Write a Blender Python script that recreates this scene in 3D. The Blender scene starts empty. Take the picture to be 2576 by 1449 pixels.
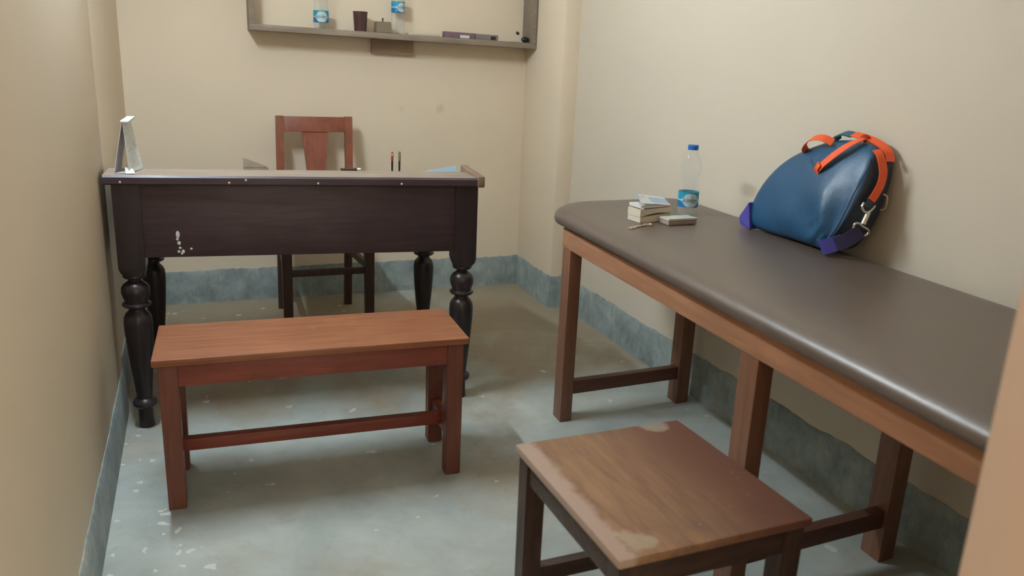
import bpy, bmesh, math, random
from mathutils import Vector, Matrix
random.seed(7)
S = bpy.context.scene
COL = S.collection

# ------------------------------------------------------------------ camera
cd = bpy.data.cameras.new('camera')
cam = bpy.data.objects.new('camera', cd); COL.objects.link(cam)
R2 = Vector((0.93299779, -0.35742174, 0.04200973))
U2 = Vector((0.05895775, 0.2669584, 0.9619029))
FW = Vector((0.35501986, 0.89497649, -0.27014438))
m = Matrix((R2, U2, -FW)).transposed().to_4x4()
m.translation = Vector((0, 0, 1.15))
cam.matrix_world = m
cd.sensor_width = 36.0
cd.lens = 2026.65 / 2576 * 36.0
cd.clip_start = 0.02
cd.dof.use_dof = True
cd.dof.focus_distance = 2.7
cd.dof.aperture_fstop = 4.0
S.camera = cam

# ------------------------------------------------------------------ view, world
S.view_settings.view_transform = 'Standard'
S.view_settings.look = 'None'
S.view_settings.gamma = 1.0
S.view_settings.use_curve_mapping = False
S.view_settings.exposure = 1.34
W = bpy.data.worlds.new('world'); S.world = W; W.use_nodes = True
bg = W.node_tree.nodes['Background']
bg.inputs['Color'].default_value = (1.0, 0.84, 0.66, 1)
bg.inputs['Strength'].default_value = 0.75
LAMP_STRENGTH = 150.0
LAMP_COLOR = (0.80, 0.945, 1.05)

# ------------------------------------------------------------------ materials
def newmat(name):
    mt = bpy.data.materials.new(name); mt.use_nodes = True
    nt = mt.node_tree
    b = nt.nodes['Principled BSDF']
    return mt, nt, b

def N(nt, kind, **kw):
    n = nt.nodes.new(kind)
    for k, v in kw.items():
        if k in n.inputs: n.inputs[k].default_value = v
        else: setattr(n, k, v)
    return n

def coords(nt, scale=(1, 1, 1), space='Object'):
    tc = N(nt, 'ShaderNodeTexCoord'); mp = N(nt, 'ShaderNodeMapping')
    mp.inputs['Scale'].default_value = scale
    nt.links.new(tc.outputs[space], mp.inputs['Vector'])
    return mp.outputs['Vector']

def noise(nt, vec, scale, detail=4, rough=0.55, dist=0.0):
    n = N(nt, 'ShaderNodeTexNoise'); n.inputs['Scale'].default_value = scale
    n.inputs['Detail'].default_value = detail; n.inputs['Roughness'].default_value = rough
    n.inputs['Distortion'].default_value = dist
    nt.links.new(vec, n.inputs['Vector']); return n.outputs['Fac']

def ramp(nt, fac, stops):
    r = N(nt, 'ShaderNodeValToRGB'); e = r.color_ramp.elements
    while len(e) < len(stops): e.new(0.5)
    for i, (p, c) in enumerate(stops):
        e[i].position = p; e[i].color = (c[0], c[1], c[2], 1) if not isinstance(c, (int, float)) else (c, c, c, 1)
    nt.links.new(fac, r.inputs['Fac']); return r.outputs['Color']

def mix(nt, fac, a, b, mode='MIX'):
    n = N(nt, 'ShaderNodeMixRGB', blend_type=mode)
    for sock, v in ((n.inputs[0], fac), (n.inputs[1], a), (n.inputs[2], b)):
        if isinstance(v, (int, float)): sock.default_value = v
        elif isinstance(v, tuple): sock.default_value = (v[0], v[1], v[2], 1)
        else: nt.links.new(v, sock)
    return n.outputs[0]

def bump(nt, b, h, strength=0.2, dist=0.01):
    n = N(nt, 'ShaderNodeBump'); n.inputs['Strength'].default_value = strength
    n.inputs['Distance'].default_value = dist
    nt.links.new(h, n.inputs['Height']); nt.links.new(n.outputs['Normal'], b.inputs['Normal'])

def plain(name, col, rough=0.5, metal=0.0, var=0.06, scale=30, spec=0.5):
    mt, nt, b = newmat(name)
    v = coords(nt); f = noise(nt, v, scale)
    c = mix(nt, f, tuple(x * (1 - var) for x in col), tuple(min(1, x * (1 + var)) for x in col))
    nt.links.new(c, b.inputs['Base Color'])
    b.inputs['Roughness'].default_value = rough; b.inputs['Metallic'].default_value = metal
    b.inputs['Specular IOR Level'].default_value = spec
    return mt

def wood(name, dark, light, grain=(1, 14, 14), scale=6, rough=0.45, wear=None, wear_amt=0.6):
    """grain: stretch of the coordinates; the axis with the small number runs along the grain"""
    mt, nt, b = newmat(name)
    v = coords(nt, grain)
    f = noise(nt, v, scale, 6, 0.6, 0.6)
    big = noise(nt, coords(nt), 5.0, 2)
    c = ramp(nt, f, [(0.28, dark), (0.72, light)])
    c = mix(nt, ramp(nt, big, [(0.35, 0.0), (0.7, 0.35)]), c, tuple(x * 0.72 for x in dark))
    if wear:
        w = ramp(nt, noise(nt, coords(nt), 9.0, 5, 0.65), [(wear_amt, 0.0), (wear_amt + 0.08, 0.55)])
        c = mix(nt, w, c, wear)
    nt.links.new(c, b.inputs['Base Color'])
    r = ramp(nt, f, [(0.2, rough + 0.1), (0.8, rough - 0.05)])
    nt.links.new(r, b.inputs['Roughness'])
    b.inputs['Specular IOR Level'].default_value = 0.4
    bump(nt, b, f, 0.12, 0.002)
    return mt

def wall_mat(name, col=(0.745, 0.635, 0.49)):
    mt, nt, b = newmat(name)
    v = coords(nt)
    big = noise(nt, v, 1.1, 3); fine = noise(nt, v, 60, 3)
    c = mix(nt, ramp(nt, big, [(0.3, 0.0), (0.7, 1.0)]), tuple(x * 0.965 for x in col), tuple(min(1, x * 1.03) for x in col))
    nt.links.new(c, b.inputs['Base Color'])
    b.inputs['Roughness'].default_value = 0.75
    b.inputs['Specular IOR Level'].default_value = 0.2
    bump(nt, b, fine, 0.05, 0.002)
    return mt

def skirt_mat():
    mt, nt, b = newmat('painted_cement')
    v = coords(nt)
    f = noise(nt, v, 9, 6, 0.7, 0.3)
    c = ramp(nt, f, [(0.3, (0.165, 0.20, 0.205)), (0.52, (0.27, 0.32, 0.315)), (0.72, (0.41, 0.44, 0.41))])
    st = noise(nt, coords(nt, (7, 7, 1.2)), 6, 4, 0.7)
    c = mix(nt, ramp(nt, st, [(0.5, 0.0), (0.75, 0.45)]), c, (0.10, 0.12, 0.12))
    nt.links.new(c, b.inputs['Base Color'])
    b.inputs['Roughness'].default_value = 0.7
    bump(nt, b, f, 0.3, 0.004)
    return mt

def floor_mat():
    mt, nt, b = newmat('cement_floor')
    v = coords(nt)
    f = noise(nt, v, 2.6, 7, 0.62, 0.4)
    c = ramp(nt, f, [(0.30, (0.28, 0.32, 0.305)), (0.5, (0.395, 0.435, 0.41)), (0.72, (0.49, 0.525, 0.485))])
    # brown tint in noisy patches, stronger towards the far end of the room
    brown_nz = noise(nt, v, 1.7, 5, 0.6, 0.5)
    sep = N(nt, 'ShaderNodeSeparateXYZ'); nt.links.new(v, sep.inputs[0])
    mr = N(nt, 'ShaderNodeMapRange'); mr.inputs['From Min'].default_value = 2.1; mr.inputs['From Max'].default_value = 3.3
    mr.inputs['To Min'].default_value = -0.12; mr.inputs['To Max'].default_value = 0.16
    nt.links.new(sep.outputs['Y'], mr.inputs['Value'])
    ad = N(nt, 'ShaderNodeMath', operation='ADD'); nt.links.new(brown_nz, ad.inputs[0]); nt.links.new(mr.outputs[0], ad.inputs[1])
    c = mix(nt, ramp(nt, ad.outputs[0], [(0.42, 0.0), (0.62, 0.85)]), c, (0.31, 0.23, 0.145))
    cl = noise(nt, v, 5.5, 6, 0.7, 0.8)
    c = mix(nt, ramp(nt, cl, [(0.42, 0.0), (0.62, 0.3)]), c, (0.32, 0.31, 0.25))
    # blotches
    bl = noise(nt, v, 14, 5, 0.7)
    c = mix(nt, ramp(nt, bl, [(0.55, 0.0), (0.8, 0.35)]), c, (0.16, 0.17, 0.15))
    # pale paint flecks: dense by the left wall, rare elsewhere
    vo = N(nt, 'ShaderNodeTexVoronoi', feature='F1'); vo.inputs['Scale'].default_value = 26.0
    vo.inputs['Randomness'].default_value = 1.0
    wv = N(nt, 'ShaderNodeMixRGB', blend_type='ADD'); wv.inputs[0].default_value = 0.05
    nt.links.new(v, wv.inputs[1])
    nn = N(nt, 'ShaderNodeTexNoise'); nn.inputs['Scale'].default_value = 30; nt.links.new(v, nn.inputs['Vector'])
    nt.links.new(nn.outputs['Color'], wv.inputs[2]); nt.links.new(wv.outputs[0], vo.inputs['Vector'])
    sepc = N(nt, 'ShaderNodeSeparateColor'); nt.links.new(vo.outputs['Color'], sepc.inputs[0])
    mx = N(nt, 'ShaderNodeMapRange'); mx.inputs['From Min'].default_value = -0.25; mx.inputs['From Max'].default_value = 0.15
    mx.inputs['To Min'].default_value = 0.62; mx.inputs['To Max'].default_value = 0.05
    nt.links.new(sep.outputs['X'], mx.inputs['Value'])
    lt = N(nt, 'ShaderNodeMath', operation='LESS_THAN'); nt.links.new(sepc.outputs[0], lt.inputs[0]); nt.links.new(mx.outputs[0], lt.inputs[1])
    sz = N(nt, 'ShaderNodeMath', operation='MULTIPLY'); nt.links.new(sepc.outputs[1], sz.inputs[0]); sz.inputs[1].default_value = 0.36
    l2 = N(nt, 'ShaderNodeMath', operation='LESS_THAN'); nt.links.new(vo.outputs['Distance'], l2.inputs[0]); nt.links.new(sz.outputs[0], l2.inputs[1])
    mu = N(nt, 'ShaderNodeMath', operation='MULTIPLY'); nt.links.new(lt.outputs[0], mu.inputs[0]); nt.links.new(l2.outputs[0], mu.inputs[1])
    m2 = N(nt, 'ShaderNodeMath', operation='MULTIPLY'); nt.links.new(mu.outputs[0], m2.inputs[0]); m2.inputs[1].default_value = 0.8
    c = mix(nt, m2.outputs[0], c, (0.62, 0.62, 0.56))
    nt.links.new(c, b.inputs['Base Color'])
    b.inputs['Roughness'].default_value = 0.55
    b.inputs['Specular IOR Level'].default_value = 0.35
    bump(nt, b, bl, 0.15, 0.003)
    return mt

def rexine_mat():
    mt, nt, b = newmat('brown_rexine')
    v = coords(nt)
    f = noise(nt, v, 160, 3, 0.6); big = noise(nt, v, 2.2, 3)
    c = mix(nt, big, (0.090, 0.066, 0.056), (0.132, 0.098, 0.076))
    nt.links.new(c, b.inputs['Base Color'])
    b.inputs['Roughness'].default_value = 0.38
    b.inputs['Specular IOR Level'].default_value = 0.9
    bump(nt, b, f, 0.15, 0.001)
    return mt

def nylon_mat(name, a, bcol, rough=0.42):
    mt, nt, b = newmat(name)
    v = coords(nt)
    big = noise(nt, v, 7, 3); weave = noise(nt, v, 420, 2)
    nt.links.new(mix(nt, big, a, bcol), b.inputs['Base Color'])
    b.inputs['Roughness'].default_value = rough
    b.inputs['Specular IOR Level'].default_value = 0.6
    h = mix(nt, 0.12, noise(nt, v, 13, 3, 0.5, 0.2), weave)
    bump(nt, b, h, 0.45, 0.008)
    return mt

def clear_mat():
    mt, nt, b = newmat('clear_plastic')
    out = nt.nodes['Material Output']
    tr = N(nt, 'ShaderNodeBsdfTransparent'); tr.inputs[0].default_value = (0.95, 0.965, 0.97, 1)
    b.inputs['Base Color'].default_value = (0.85, 0.88, 0.9, 1)
    b.inputs['Roughness'].default_value = 0.12; b.inputs['Specular IOR Level'].default_value = 0.8
    lw = N(nt, 'ShaderNodeLayerWeight'); lw.inputs['Blend'].default_value = 0.35
    fac = ramp(nt, lw.outputs['Facing'], [(0.0, 0.05), (1.0, 0.30)])
    ms = N(nt, 'ShaderNodeMixShader')
    nt.links.new(fac, ms.inputs[0]); nt.links.new(tr.outputs[0], ms.inputs[1]); nt.links.new(b.outputs[0], ms.inputs[2])
    nt.links.new(ms.outputs[0], out.inputs['Surface'])
    return mt

M = dict(
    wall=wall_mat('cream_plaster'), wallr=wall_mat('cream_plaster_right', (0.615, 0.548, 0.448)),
    ceil=plain('white_ceiling', (0.82, 0.80, 0.75), 0.8), skirt=skirt_mat(), floor=floor_mat(),
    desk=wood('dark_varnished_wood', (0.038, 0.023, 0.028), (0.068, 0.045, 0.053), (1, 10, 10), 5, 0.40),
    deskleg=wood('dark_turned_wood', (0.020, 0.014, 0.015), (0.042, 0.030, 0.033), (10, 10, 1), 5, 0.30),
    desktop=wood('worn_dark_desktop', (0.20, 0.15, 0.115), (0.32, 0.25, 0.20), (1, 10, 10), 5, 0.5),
    worn=wood('bare_worn_wood', (0.16, 0.10, 0.065), (0.28, 0.19, 0.13), (10, 1, 10), 5, 0.6),
    benchtop=wood('reddish_wood_top', (0.20, 0.070, 0.032), (0.34, 0.135, 0.062), (1, 12, 12), 5, 0.42, (0.34, 0.22, 0.14), 0.68),
    bench=wood('reddish_wood', (0.17, 0.042, 0.026), (0.29, 0.075, 0.045), (1, 10, 10), 6, 0.42),
    benchleg=wood('reddish_wood_leg', (0.13, 0.042, 0.026), (0.21, 0.072, 0.044), (10, 10, 1), 6, 0.42),
    stool=wood('brown_wood', (0.032, 0.017, 0.012), (0.080, 0.045, 0.032), (1, 10, 10), 6, 0.42),
    stoolleg=wood('brown_wood_leg', (0.032, 0.018, 0.014), (0.085, 0.048, 0.035), (10, 10, 1), 6, 0.42),
    couch=wood('orange_brown_wood', (0.32, 0.155, 0.085), (0.46, 0.235, 0.135), (10, 1, 10), 5, 0.42),
    couchleg=wood('orange_brown_wood_leg', (0.17, 0.080, 0.048), (0.26, 0.125, 0.075), (10, 10, 1), 5, 0.42),
    couchst=wood('dark_stretcher_wood', (0.09, 0.038, 0.025), (0.15, 0.065, 0.042), (1, 10, 10), 5, 0.42),
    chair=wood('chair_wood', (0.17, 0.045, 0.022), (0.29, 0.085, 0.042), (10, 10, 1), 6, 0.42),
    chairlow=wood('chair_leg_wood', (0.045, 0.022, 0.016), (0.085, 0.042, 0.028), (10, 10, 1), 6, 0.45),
    shelf=wood('grey_brown_board', (0.20, 0.155, 0.115), (0.33, 0.265, 0.20), (1, 10, 10), 6, 0.6),
    rexine=rexine_mat(),
    nylon=nylon_mat('blue_nylon', (0.007, 0.048, 0.115), (0.010, 0.092, 0.21), 0.40),
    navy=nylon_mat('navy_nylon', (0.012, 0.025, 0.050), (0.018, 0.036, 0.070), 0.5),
    orange=plain('orange_webbing', (0.85, 0.115, 0.028), 0.6, 0, 0.12, 60),
    teal=plain('teal_webbing', (0.025, 0.11, 0.15), 0.6, 0, 0.2, 60),
    purple=plain('violet_webbing', (0.060, 0.055, 0.32), 0.65, 0, 0.12, 80),
    purpled=plain('dark_violet_webbing', (0.025, 0.022, 0.08), 0.65, 0, 0.12, 80),
    metal=plain('steel', (0.62, 0.57, 0.50), 0.3, 0.7),
    piping=plain('piping_blue', (0.045, 0.10, 0.19), 0.4),
    clear=clear_mat(),
    cap=plain('blue_cap', (0.012, 0.14, 0.50), 0.4),
    ltop=plain('label_cyan', (0.015, 0.30, 0.45), 0.45, 0, 0.03),
    lbot=plain('label_blue', (0.010, 0.17, 0.42), 0.45, 0, 0.03),
    lpale=plain('label_pale', (0.46, 0.60, 0.63), 0.45, 0, 0.05),
    ink=plain('dark_ink', (0.03, 0.10, 0.13), 0.5),
    paper=plain('white_paper', (0.62, 0.64, 0.62), 0.7, 0, 0.03),
    cream=plain('cream_pages', (0.62, 0.56, 0.44), 0.7, 0, 0.05, 90),
    bpaper=plain('light_blue_paper', (0.36, 0.50, 0.62), 0.6, 0, 0.03),
    pinkink=plain('pink_print', (0.62, 0.38, 0.36), 0.6),
    lilac=plain('lilac_card', (0.66, 0.62, 0.68), 0.7),
    dark=plain('black_plastic', (0.015, 0.015, 0.018), 0.3),
    olive=plain('olive_plastic', (0.15, 0.13, 0.08), 0.4),
    red=plain('red_plastic', (0.32, 0.04, 0.035), 0.35),
    tumbler=plain('brown_tumbler', (0.085, 0.040, 0.036), 0.25, 0, 0.4, 25),
    tin=plain('dull_tin', (0.22, 0.175, 0.12), 0.5, 0.2),
    carton=plain('violet_carton', (0.17, 0.105, 0.135), 0.6, 0, 0.5, 35),
    carton2=plain('grey_violet_carton', (0.20, 0.165, 0.155), 0.6, 0, 0.4, 30),
    phone=plain('pale_grey_plastic', (0.52, 0.52, 0.47), 0.4),
    phoneside=plain('beige_side', (0.36, 0.28, 0.23), 0.45),
    brass=plain('brass', (0.55, 0.42, 0.30), 0.4, 0.3),
    block=wood('pale_brown_block', (0.30, 0.20, 0.13), (0.46, 0.33, 0.23), (1, 10, 10), 6, 0.6),
    cable=plain('cream_cable', (0.55, 0.47, 0.38), 0.5),
    register=plain('brown_cover', (0.17, 0.125, 0.085), 0.6, 0, 0.3),
    white=plain('white_metal', (0.8, 0.8, 0.78), 0.4),
)

def printed_mat():
    mt, nt, b = newmat('printed_paper')
    v = coords(nt, (1, 1, 1.6))
    c = mix(nt, ramp(nt, noise(nt, v, 55, 3, 0.6), [(0.56, 0.0), (0.66, 0.55)]), (0.62, 0.65, 0.62), (0.25, 0.30, 0.31))
    nt.links.new(c, b.inputs['Base Color']); b.inputs['Roughness'].default_value = 0.7
    return mt
M['printed'] = printed_mat()

def scuffed_wall():
    mt = wall_mat('cream_plaster_back'); nt = mt.node_tree; b = nt.nodes['Principled BSDF']
    c = b.inputs['Base Color'].links[0].from_socket
    v = coords(nt); nz = noise(nt, v, 35, 4, 0.7)
    for pos, rad, amt in (((1.128, 3.90, 0.916), 0.030, 0.35), ((1.118, 3.90, 0.905), 0.022, 0.25), ((0.933, 3.90, 0.907), 0.022, 0.15)):
        vd = N(nt, 'ShaderNodeVectorMath', operation='DISTANCE'); nt.links.new(v, vd.inputs[0]); vd.inputs[1].default_value = pos
        a = N(nt, 'ShaderNodeMath', operation='MULTIPLY_ADD'); nt.links.new(nz, a.inputs[0]); a.inputs[1].default_value = 0.04
        nt.links.new(vd.outputs['Value'], a.inputs[2])
        c = mix(nt, ramp(nt, a.outputs[0], [(rad * 0.7 + 0.01, amt), (rad + 0.016, 0.0)]), c, (0.42, 0.35, 0.26))
    nt.links.new(c, b.inputs['Base Color'])
    return mt
M['wallb'] = scuffed_wall()

# ------------------------------------------------------------------ helpers
def finish(name, bm, mats, parent=None, sharp=35, weld=True):
    if weld: bmesh.ops.remove_doubles(bm, verts=bm.verts, dist=1e-6)
    bmesh.ops.recalc_face_normals(bm, faces=bm.faces)
    me = bpy.data.meshes.new(name)
    bm.to_mesh(me); bm.free()
    for p in me.polygons: p.use_smooth = True
    me.set_sharp_from_angle(angle=math.radians(sharp))
    if not isinstance(mats, (list, tuple)): mats = [mats]
    for x in mats: me.materials.append(x)
    o = bpy.data.objects.new(name, me); COL.objects.link(o)
    if parent is not None: o.parent = parent
    return o

def thing(name, label, cat, loc=(0, 0, 0), rz=0.0, group=None):
    o = bpy.data.objects.new(name, None); COL.objects.link(o)
    o.empty_display_size = 0.05
    o.location = loc; o.rotation_euler = (0, 0, rz)
    o['label'] = label; o['category'] = cat
    if group: o['group'] = group
    return o

def tag(o, label, cat, group=None):
    o['label'] = label; o['category'] = cat
    if group: o['group'] = group
    return o

def box(bm, x0, x1, y0, y1, z0, z1, bev=0.0, f=None):
    b2 = bmesh.new()
    bmesh.ops.create_cube(b2, size=1)
    for v in b2.verts:
        v.co = Vector(((x0 + x1) / 2 + v.co.x * (x1 - x0), (y0 + y1) / 2 + v.co.y * (y1 - y0), (z0 + z1) / 2 + v.co.z * (z1 - z0)))
    if bev: bmesh.ops.bevel(b2, geom=b2.edges, offset=bev, segments=2, affect='EDGES', profile=0.6)
    if f:
        for v in b2.verts: v.co = f(v.co)
    me = bpy.data.meshes.new('tmp'); b2.to_mesh(me); b2.free()
    bm.from_mesh(me); bpy.data.meshes.remove(me)
    return bm

def boxo(name, dims, mat, parent=None, bev=0.002, f=None):
    bm = bmesh.new(); box(bm, *dims, bev=bev, f=f)
    return finish(name, bm, mat, parent)

def hexa(bm, bot, top, mi=0):
    """closed solid between two polygons of equal length"""
    n = len(bot)
    vb = [bm.verts.new(p) for p in bot]; vt = [bm.verts.new(p) for p in top]
    fs = [bm.faces.new(vb[::-1]), bm.faces.new(vt)]
    for i in range(n): fs.append(bm.faces.new((vb[i], vb[(i + 1) % n], vt[(i + 1) % n], vt[i])))
    for f_ in fs: f_.material_index = mi
    return fs

def lathe(bm, prof, cx=0, cy=0, seg=32, sq=None, f=None, cap0=True, cap1=True, mi=None):
    """prof: (r, z) list; sq: list of squareness per ring (0 round .. 1 square)"""
    rings = []
    for k, (r, z) in enumerate(prof):
        ring = []
        for i in range(seg):
            a = 2 * math.pi * i / seg
            s = sq[k] if sq else 0
            rr = r * ((1 - s) + s / max(abs(math.cos(a)), abs(math.sin(a))))
            p = Vector((cx + rr * math.cos(a), cy + rr * math.sin(a), z))
            ring.append(bm.verts.new(f(p) if f else p))
        rings.append(ring)
    for k in range(len(rings) - 1):
        for i in range(seg):
            fa = bm.faces.new((rings[k][i], rings[k][(i + 1) % seg], rings[k + 1][(i + 1) % seg], rings[k + 1][i]))
            if mi: fa.material_index = mi(k, i)
    if cap0: bm.faces.new(rings[0][::-1])
    if cap1: bm.faces.new(rings[-1])
    return rings

def tube(bm, pts, r, seg=8, closed=False):
    pts = [Vector(p) for p in pts]
    rings = []
    n = len(pts)
    up0 = Vector((0.13, 0.21, 0.97)).normalized()
    for i, p in enumerate(pts):
        if closed: d = pts[(i + 1) % n] - pts[i - 1]
        else: d = pts[min(i + 1, n - 1)] - pts[max(i - 1, 0)]
        d.normalize()
        a = d.cross(up0)
        if a.length < 1e-4: a = d.cross(Vector((1, 0, 0)))
        a.normalize(); c = d.cross(a)
        rr = r[i] if isinstance(r, (list, tuple)) else r
        rings.append([bm.verts.new(p + (a * math.cos(t) + c * math.sin(t)) * rr) for t in [2 * math.pi * k / seg for k in range(seg)]])
    m_ = n if closed else n - 1
    for k in range(m_):
        A, B = rings[k], rings[(k + 1) % n]
        for i in range(seg): bm.faces.new((A[i], A[(i + 1) % seg], B[(i + 1) % seg], B[i]))
    if not closed: bm.faces.new(rings[0][::-1]); bm.faces.new(rings[-1])

def spline(pts, n=8):
    pts = [Vector(p) for p in pts]
    out = []
    for i in range(len(pts) - 1):
        p0 = pts[max(i - 1, 0)]; p1 = pts[i]; p2 = pts[i + 1]; p3 = pts[min(i + 2, len(pts) - 1)]
        for k in range(n):
            t = k / n
            out.append(0.5 * ((2 * p1) + (p2 - p0) * t + (2 * p0 - 5 * p1 + 4 * p2 - p3) * t * t + (3 * p1 - p0 - 3 * p2 + p3) * t ** 3))
    out.append(pts[-1]); return out

def ribbon(bm, pts, widths, w, t=0.0016, n=8, mi=0):
    """strap along pts; widths: width direction at each point"""
    P = spline(pts, n); Wd = spline(widths, n)
    rings = []
    for i, p in enumerate(P):
        d = (P[min(i + 1, len(P) - 1)] - P[max(i - 1, 0)]).normalized()
        a = Wd[i] - d * Wd[i].dot(d); a.normalize(); c = d.cross(a).normalized()
        rings.append([bm.verts.new(p + a * sx * w / 2 + c * sy * t / 2) for sx, sy in ((-1, -1), (1, -1), (1, 1), (-1, 1))])
    fs = []
    for A, B in zip(rings, rings[1:]):
        for i in range(4): fs.append(bm.faces.new((A[i], A[(i + 1) % 4], B[(i + 1) % 4], B[i])))
    fs.append(bm.faces.new(rings[0][::-1])); fs.append(bm.faces.new(rings[-1]))
    for f_ in fs: f_.material_index = mi

def struct(name, bm, mat, sharp=35):
    o = finish(name, bm, mat, None, sharp); o['kind'] = 'structure'; return o

# ------------------------------------------------------------------ the room
XL, XR, YB, YF, ZC = -0.265, 1.646, 3.90, 0.45, 2.85
bm = bmesh.new(); box(bm, -0.6, 2.2, -1.6, 4.05, -0.08, 0.0); struct('floor', bm, M['floor'])
bm = bmesh.new(); box(bm, -0.6, 2.2, YF - 0.12, 4.05, ZC, ZC + 0.1); struct('ceiling', bm, M['ceil'])
bm = bmesh.new(); box(bm, -0.45, 1.85, YB, YB + 0.15, 0, ZC); struct('wall_back', bm, M['wallb'])
bm = bmesh.new()
box(bm, -0.45, XL, -1.6, 2.70, 0, ZC, bev=0.006); box(bm, -0.45, XL - 0.012, 2.69, YB + 0.01, 0, ZC)
struct('wall_left', bm, M['wall'])
bm = bmesh.new(); box(bm, XR, XR + 0.2, YF - 0.12, YB + 0.01, 0, ZC); struct('wall_right', bm, M['wallr'])
bm = bmesh.new(); box(bm, 1.568, XR + 0.02, 3.453, YB + 0.005, 0, ZC, bev=0.004); struct('wall_corner', bm, M['wall'])
M['front'] = wall_mat('pinkish_plaster', (0.60, 0.455, 0.36))
bm = bmesh.new()
box(bm, 0.632, XR + 0.02, YF - 0.12, YF, 0, ZC, bev=0.008)
box(bm, XL - 0.01, 0.64, YF - 0.12, YF, 2.15, ZC)
struct('wall_front', bm, M['front'])

def skirting(name, p0, p1, nrm, h=0.155, t=0.007, jit=0.007):
    """low band of grey painted cement, its top edge uneven"""
    bm = bmesh.new(); p0 = Vector(p0); p1 = Vector(p1); nrm = Vector(nrm)
    L = (p1 - p0).length; n = max(4, int(L / 0.02))
    rows = []
    j = 0
    for i in range(n + 1):
        p = p0.lerp(p1, i / n)
        j = 0.45 * j + random.uniform(-jit, jit) * 0.5
        z = h + j
        rows.append([bm.verts.new(q) for q in (p + nrm * (t + 0.003), p + nrm * t + Vector((0, 0, z - 0.012)), p + nrm * t * 0.3 + Vector((0, 0, z)), p - nrm * 0.004 + Vector((0, 0, z)), p - nrm * 0.004)])
    for A, B in zip(rows, rows[1:]):
        for i in range(5): bm.faces.new((A[i], A[(i + 1) % 5], B[(i + 1) % 5], B[i]))
    bm.faces.new(rows[0][::-1]); bm.faces.new(rows[-1])
    return struct(name, bm, M['skirt'])
skirting('baseboard_back', (XL - 0.012, YB, 0), (1.568, YB, 0), (0, -1, 0))
skirting('baseboard_right', (XR, 3.453, 0), (XR, YF, 0), (-1, 0, 0), 0.157)
skirting('baseboard_corner', (1.568, YB, 0), (1.568, 3.446, 0), (-1, 0, 0), 0.155)
skirting('baseboard_corner_front', (1.561, 3.453, 0), (XR, 3.453, 0), (0, -1, 0), 0.155)
skirting('baseboard_left', (XL, -1.0, 0), (XL, 2.70, 0), (1, 0, 0), 0.15)
skirting('baseboard_left_far', (XL - 0.012, 2.70, 0), (XL - 0.012, YB, 0), (1, 0, 0), 0.15)

# ------------------------------------------------------------------ tube lamp on the left wall
LY0, LY1, LZ = 2.04, 2.66, 1.97
lamp = thing('tube_light', 'long white fluorescent tube light fixed high on the left wall', 'lamp', (XL, (LY0 + LY1) / 2, LZ))
boxo('batten', (0.0, 0.035, -0.34, 0.34, -0.02, 0.02), M['white'], lamp, 0.003)
em, nt_, b_ = newmat('lamp_glow')
b_.inputs['Base Color'].default_value = (0.9, 0.9, 0.9, 1)
b_.inputs['Emission Color'].default_value = (*LAMP_COLOR, 1); b_.inputs['Emission Strength'].default_value = LAMP_STRENGTH
bm = bmesh.new(); tube(bm, [(0.065, -0.30, 0), (0.065, 0.30, 0)], 0.016, 16)
finish('tube', bm, em, lamp)
for s in (-1, 1):
    boxo('lamp_holder', (0.03, 0.085, s * 0.313 - 0.012, s * 0.313 + 0.012, -0.022, 0.022), M['white'], lamp, 0.003)

# ------------------------------------------------------------------ examination couch
def CF(u, v, z): return Vector((1.076 + 0.035 * (v - 2.23) + u, v + 0.055 * u, z))
cf = lambda p: CF(p.x, p.y, p.z)
def C0(p):
    q = CF(p.x, p.y, p.z); return q - Vector((1.35, 1.5, 0))
couch = thing('examination_couch', 'long wooden examination couch with brown padded top along the right wall', 'examination couch', (1.35, 1.5, 0))
ZR0, ZR1 = 0.588, 0.648
for v0 in (2.228, 1.248, 0.62):
    for u0, u1 in ((0.0, 0.043), (0.465, 0.515)):
        boxo('leg', (u0, u1, v0, v0 + 0.062, 0, ZR0 + (0.058 if u0 == 0 else 0.0)), M['couchleg'], couch, 0.002, C0)
    boxo('end_stretcher', (0.043, 0.465, v0 + 0.008, v0 + 0.038, 0.092, 0.137), M['couchst'], couch, 0.002, C0)
boxo('front_rail', (-0.002, 0.024, 0.56, 2.292, ZR0, ZR1), M['couch'], couch, 0.002, C0)
boxo('back_rail', (0.491, 0.517, 0.56, 2.292, ZR0, ZR1), M['couch'], couch, 0.002, C0)
for v0 in (2.262, 0.56):
    boxo('end_rail', (0.024, 0.491, v0, v0 + 0.026, ZR0, ZR1), M['couch'], couch, 0.002, C0)
boxo('base_board', (0.005, 0.51, 0.54, 2.36, ZR1, ZR1 + 0.008), M['couchst'], couch, 0.001, C0)
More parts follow.
